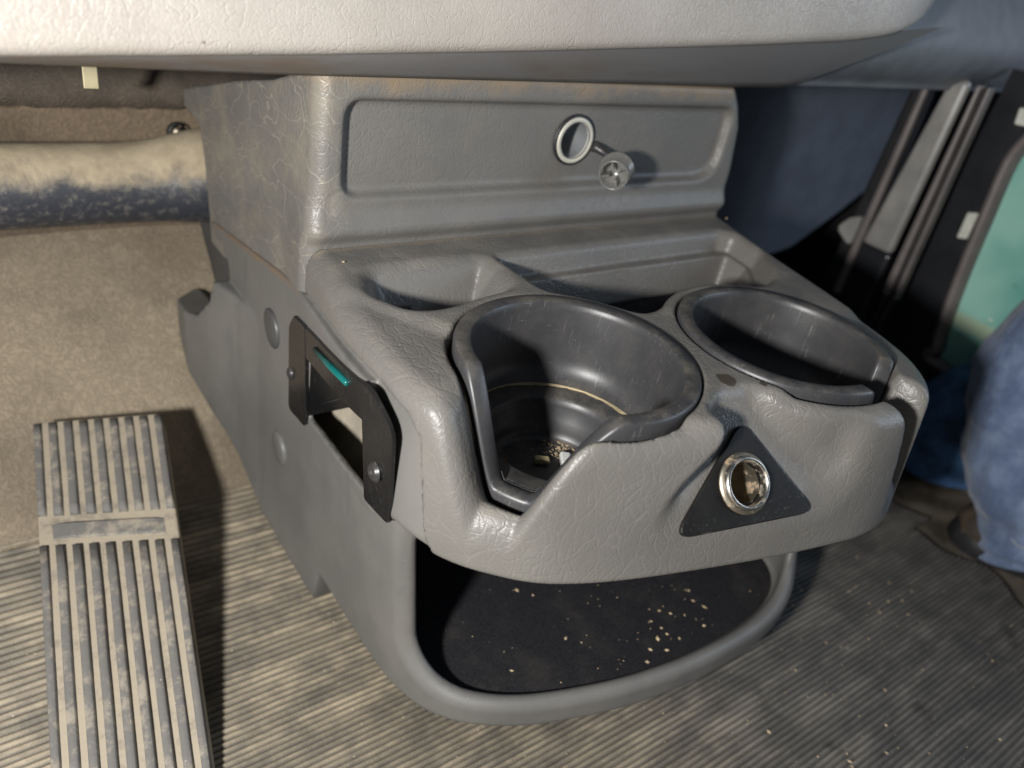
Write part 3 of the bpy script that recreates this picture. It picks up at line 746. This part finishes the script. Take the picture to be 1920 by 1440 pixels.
for k in range(NR):
    u0 = k*(rw+gw) + (.006 if k == 0 else 0); u1 = u0 + rw - (.006 if k in (0, NR-1) else 0)
    rib(u0, u1, .012, VB[0]); rib(u0, u1, VB[1], .99)
rib(.10, .92, VB[0] + .022, VB[1] - .022, "pad_bar", .0016, m_pedal(.49))
box("pedal_arm", (-.20, .10, .004), (-.165, .16, .026), BLKPAINT, pe, .003)

# ------------------------------------------------------------------ dashboard
da = thing("dashboard", "dashboard with beige vinyl bolster above a grey plastic fascia and slate end cap", "dashboard")
V = []; F = []
X = np.linspace(-.75, .335, 90); NP_ = 18
def lip_pt(x):
    xs = [-.75, -.195, -.084, .017, .156, .246, .289, .34]
    return float(np.interp(x, xs, [.088,.0815,.0795,.0725,.0645,.0595,.0565,.054])), float(np.interp(x, xs, [.324,.333,.340,.3485,.361,.370,.377,.384]))
for i, x in enumerate(X):
    yl, zl = lip_pt(x)
    e = max(0, (x - .275)/.06); pull = e**2.2                    # the right end rolls back and up
    for k in range(NP_):
        a = k/(NP_-1)
        if a < .35:
            q = a/.35*math.pi/2; yy = yl - .0065*math.sin(q); zz = zl + .0065*(1-math.cos(q))
        else:
            q = (a-.35)/.65; yy = yl - .0065 + .004*q + .09*q*q; zz = zl + .0065 + .16*q
        V.append((x + .020*a*min(1, e), yy + .018*pull, zz + .018*pull*(1-a)))
for i in range(len(X)-1):
    for k in range(NP_-1): F.append((i*NP_+k, (i+1)*NP_+k, (i+1)*NP_+k+1, i*NP_+k+1))
mesh_obj("vinyl_bolster", V, F, BEIGE, da)
V = []; F = []; X2 = np.linspace(-.75, .345, 70); NF = 8
for x in X2:
    yl, zl = lip_pt(min(x, .34)); zb = .3262 + .006*np.clip((x+.1)/.4, 0, 1)
    for k in range(NF):
        a = k/(NF-1); s = a
        xx = x if x < .262 else .262 + (x-.262)*a
        V.append((xx, .1005 + (yl + .001 - .1005)*s - .0022*math.sin(s*math.pi), zb + (zl + .0015 - zb)*s))
    V.append((x, .118, zb + .006))
NF += 1
for i in range(len(X2)-1):
    for k in range(NF-2): F.append((i*NF+k, (i+1)*NF+k, (i+1)*NF+k+1, i*NF+k+1))
    F.append((i*NF+NF-1, (i+1)*NF+NF-1, (i+1)*NF, i*NF))
mesh_obj("lower_fascia", V, F, STRIP, da)
V = []; F = []; rows = [(.150,.345,.18),(.1030,.3318,.20),(.0960,.3365,.215),(.0800,.3520,.24),(.0750,.3700,.27),(.0830,.395,.28),(.1000,.43,.28),(.13,.50,.28)]
rows = [tuple(r) for r in spline(rows, 4, False)]
for (yy, zz, x0) in rows:
    for k in range(25):
        s = k/24; x = x0 + (.95 - x0)*s
        V.append((x, yy + .006 + .012*math.sin(s*2.5), zz + .006*s))
for i in range(len(rows)-1):
    for k in range(24): F.append((i*25+k, i*25+k+1, (i+1)*25+k+1, (i+1)*25+k))
mesh_obj("end_cap", V, F, DASHEND, da)

# ------------------------------------------------------------------ right-hand side of the cab
kp = thing("kick_panel", "dark navy plastic kick panel behind the right edge of the console", "panel")
V = []; F = []
kpoly = [(.24,.34),(.80,.34),(.80,.30),(.71,.235),(.63,.170),(.57,.128),(.48,.105),(.40,.098),(.24,.095)]
prism("panel_skin", rounded(kpoly, [.001,.001,.001,.05,.05,.04,.04,.02,.001], 5), lambda u, v, w: (u, .258 - .10*(u-.40) + w, v), .012, NAVY, kp, .003)
DX = .5
TD = lambda off: (lambda u, v, w: (DX + off - w, u, v))
pi_ = thing("door_pillar", "door pillar of worn metal strips and black rubber seals beside the green window", "pillar")
def strip(nm, a, b, off, th, mat, par, bev=.0015):
    """vertical strip between two (y,z) edges at the top and bottom"""
    return prism(nm, [a[0], a[1], b[1], b[0]], TD(off), th, mat, par, bev)
strip("rubber_seal", ((.150,.345),(.134,.345)), ((.160,.120),(.132,.120)), .030, .016, RUBBER, pi_, .004)
strip("seal_lip", ((.136,.345),(.130,.345)), ((.139,.130),(.132,.130)), .012, .008, TRIMGREY, pi_, .002)
strip("gap_shadow", ((.1295,.345),(.118,.345)), ((.132,.120),(.120,.120)), .050, .004, RUBBER, pi_, .0)
strip("jamb_strip", ((.118,.345),(.1005,.345)), ((.1335,.185),(.1020,.185)), .020, .010, JAMB, pi_, .004)
strip("jamb_shade", ((.1335,.184),(.1020,.184)), ((.1345,.02),(.1040,.02)), .022, .010, BLKPAINT, pi_, .003)  # black lower jamb: cast shadow of console and dash put into its colour
strip("groove_strip", ((.1000,.345),(.0930,.345)), ((.1015,.06),(.0930,.06)), .032, .008, BLKPAINT, pi_, .002)
strip("grey_bead", ((.0925,.345),(.0880,.345)), ((.0925,.15),(.0850,.15)), .018, .012, TRIMGREY, pi_, .003)
strip("dark_bead", ((.0875,.345),(.0830,.345)), ((.0845,.06),(.0800,.06)), .022, .010, RUBBER, pi_, .003)
strip("edge_bead", ((.0825,.345),(.0800,.345)), ((.0795,.15),(.0760,.15)), .016, .010, TRIMGREY, pi_, .001)
prism("corner_gusset", rounded([(.160,.190),(.150,.204),(.139,.210),(.139,.178)], [.006,.004,.002,.004], 3), TD(.012), .010, JAMB, pi_, .003)
dr = thing("cab_door", "black cab door with a green tinted window in a grey rubber frame", "door")
prism("door_skin", [(.090,.36),(-.30,.36),(-.30,.0),(.100,.0)], TD(.060), .008, BLKPAINT, dr)
def arc_pts():
    return spline([(-.20,.345),(.0,.340),(.030,.332),(.046,.318),(.0535,.300),(.0545,.280),(.0515,.240),(.0475,.190),(.0420,.145),(.036,.115),(.020,.098),(-.20,.094)], 6, False)
ap = arc_pts(); V = []; F = []
for i, p in enumerate(ap):
    t = ap[min(i+1, len(ap)-1)] - ap[max(i-1, 0)]; t /= np.linalg.norm(t); nn = np.array((t[1], -t[0]))
    for k in range(9):
        a = math.pi*k/8; o = p + nn*(.0065*math.cos(a)*(-1)); V.append((DX + .050 - .012*math.sin(a), o[0], o[1]))
for i in range(len(ap)-1):
    for k in range(8): F.append((i*9+k, i*9+k+1, (i+1)*9+k+1, (i+1)*9+k))
mesh_obj("window_frame", V, F, TRIMGREY, dr)
gp = [tuple(p) for p in ap]
prism("window_glass", gp, TD(.0515), .002, GLASS, dr)
for yz in (((.0690,.3330),(.0570,.3350),(.0545,.3205),(.0670,.3195)), ((.0690,.2385),(.0600,.2415),(.0590,.2165),(.0680,.2140))):
    prism("striker_plate", rounded(list(yz), .0012, 2), TD(.0515), .003, WHITE, dr, .0008)
lathe("plate_screw", [(.0032,0),(.0032,.0015),(.0001,.002)], WHITE, (DX+.0510,.0515,.3270), (-1,0,0), dr, 16)
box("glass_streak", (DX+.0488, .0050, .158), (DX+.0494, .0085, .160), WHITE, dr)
tag(box("door_sill", (.43, -.9, -.030), (.80, .30, -.0075), SILL), kind="structure")

# ------------------------------------------------------------------ seated passenger's legs in jeans
pr_ = thing("person", "passenger's legs in faded blue jeans and brown boots beyond the console", "person")
def limb(name, pts, mat, par, seg=28, folds=.0):
    P0 = spline(pts, 8, False); V = []; F = []; n = len(P0)
    for i, p in enumerate(P0):
        c = Vector(p[:3]); t = Vector(P0[min(i+1,n-1)][:3] - P0[max(i-1,0)][:3]).normalized(); u, v, _ = frame_axes(t, (0,1,0))
        for k in range(seg):
            a = 2*math.pi*k/seg
            r = p[3]*(1 + folds*(math.sin(i*.9 + 2*math.sin(a)) *.6 + math.sin(i*.37 + a*2 + 1)*.5 + .4*math.sin(i*1.9+a)))
            V.append(c + (u*math.cos(a) + v*math.sin(a))*r)
    for i in range(n-1):
        for k in range(seg): F.append((i*seg+k, i*seg+(k+1)%seg, (i+1)*seg+(k+1)%seg, (i+1)*seg+k))
    F.append(tuple(range(seg))[::-1]); F.append(tuple(range((n-1)*seg, n*seg)))
    return mesh_obj(name, V, F, mat, par)
jl = limb("jeans_leg", [(.66,-.42,.215,.085),(.585,-.24,.232,.072),(.524,-.115,.210,.062),(.497,-.078,.178,.058),(.495,-.090,.115,.059),(.508,-.125,.050,.062),(.512,-.140,.026,.065)], DENIM, pr_, 40, .055)
tube("hem_stitching", [(.452,-.150,.038),(.448,-.128,.036),(.455,-.105,.040)], .0008, THREAD, jl, 6)
tube("seam_stitching", [(.470,-.060,.150),(.455,-.085,.120),(.450,-.105,.085),(.449,-.118,.050)], .0008, THREAD, jl, 6)
limb("far_jeans_leg", [(.575,-.26,.150,.05),(.548,-.09,.118,.044),(.535,-.026,.082,.046),(.532,-.018,.050,.047),(.535,-.02,.02,.047)], DENIM2, pr_, 28, .05)
limb("boot_sole", [(.535,-.160,.003,.034),(.523,-.140,.002,.038),(.503,-.115,.001,.034),(.480,-.088,.0,.026),(.470,-.076,.0,.010)], RUBBER, pr_, 20)
limb("boot", [(.535,-.150,.030,.040),(.527,-.140,.018,.041),(.505,-.116,.012,.035),(.482,-.090,.009,.026),(.472,-.078,.007,.011)], BOOT, pr_, 24, .03)

# ------------------------------------------------------------------ small litter
def grain(V, F, p, s, el):
    k = len(V); a = random.uniform(0, 6.28); ca, sa = math.cos(a), math.sin(a)
    for (x, y, z) in ((1,0,.5),(-1,0,.4),(0,1,.5),(0,-1,.5),(0,0,1),(0,0,-.1)):
        x *= s*el*random.uniform(.7,1.2); y *= s*random.uniform(.7,1.2); V.append((p[0]+x*ca-y*sa, p[1]+x*sa+y*ca, p[2]+z*s))
    F += [(k+a_, k+b_, k+c_) for a_, b_, c_ in ((0,2,4),(2,1,4),(1,3,4),(3,0,4),(2,0,5),(1,2,5),(3,1,5),(0,3,5))]
V = []; F = []
for x, y in ((.031,.004),(.038,-.004),(.096,-.061),(.096,-.066),(.101,-.072),(.123,-.072),(.087,-.075),(.070,-.076),(.136,-.046),(.132,-.054),(.135,-.061),(.036,-.040),(-.006,-.044),(.110,-.055),(.105,-.050),(.088,-.066),(.118,-.060),(.078,-.070),(.094,-.054)):
    grain(V, F, (x, y, .0466), random.uniform(.0007,.0014), random.uniform(1, 2))
for _ in range(70): grain(V, F, (random.gauss(.10,.05), random.uniform(-.075,.02), .0466), random.uniform(.0002,.0005), 1.3)
V = [(x, y, z) for x, y, z in V]
tag(mesh_obj("bin_crumbs", V, F, CRUMB, None, False), "scattered pale crumbs on the black lining of the lower bin", "crumbs", kind="stuff")
V = []; F = []
for _ in range(420):
    y = random.uniform(-.30, .14); x = random.triangular(-.10, .42, .33)
    grain(V, F, (x, y, .0016), random.choice((.0004,.0005,.0007,.0011)), random.uniform(1, 1.8))
tag(mesh_obj("floor_crumbs", V, F, CRUMB, None, False), "pale grit and crumbs scattered over the ribbed floor mat", "crumbs", kind="stuff")
V = []; F = []
for _ in range(160):
    a = random.gauss(.55, .35); r = .029*math.sqrt(random.uniform(.25, 1)); grain(V, F, (C1[0]+r*math.cos(a), C1[1]+r*math.sin(a), .1704), random.choice((.0003,.0004,.0006,.0008)), 1.3)
tag(mesh_obj("cup_crumbs", V, F, CRUMB, None, False), "tan crumbs gathered on the floor of the nearer cup holder", "crumbs", kind="stuff")
V = []; F = []
for x, y, z in ((.198,.070,.2057),(.206,.069,.2057),(.185,.072,.2057),(.243,.098,.2402),(-.06,.088,.2402)): grain(V, F, (x, y, z), .0010, 1.3)
tag(mesh_obj("tray_crumbs", V, F, CRUMB, None, False), "few pale crumbs in the storage tray and along the shelf", "crumbs", kind="stuff")
def scrap(nm, c, L, Wd, H, ang, mat, lab, cat):
    ca, sa = math.cos(ang), math.sin(ang)
    V = [(c[0]+x*L*ca-y*Wd*sa, c[1]+x*L*sa+y*Wd*ca, c[2]+z*H) for z in (0,1) for x, y in ((-.5,-.5),(.5,-.45),(.48,.5),(-.5,.46))]
    o = mesh_obj(nm, V, [(0,3,2,1),(4,5,6,7),(0,1,5,4),(1,2,6,5),(2,3,7,6),(3,0,4,7)], mat, None, False); bevel(o, H*.25)
    return tag(o, lab, cat)
scrap("yellow_stub", (.0050,-.0165,.1706), .0078, .0042, .0034, -.55, PAPER, "short pale yellow stub lying on the cup floor", "stub")
scrap("white_stub", (.0165,-.0215,.1706), .0100, .0058, .0040, .95, FILTER, "white ridged stub beside the yellow stub in the cup", "stub")
scrap("brown_chip", (-.0135,-.0085,.1706), .0042, .0034, .0018, .2, m_simple("brown_chip_mat", (.20,.10,.04), .7), "small brown chip at the shaded side of the cup floor", "chip")
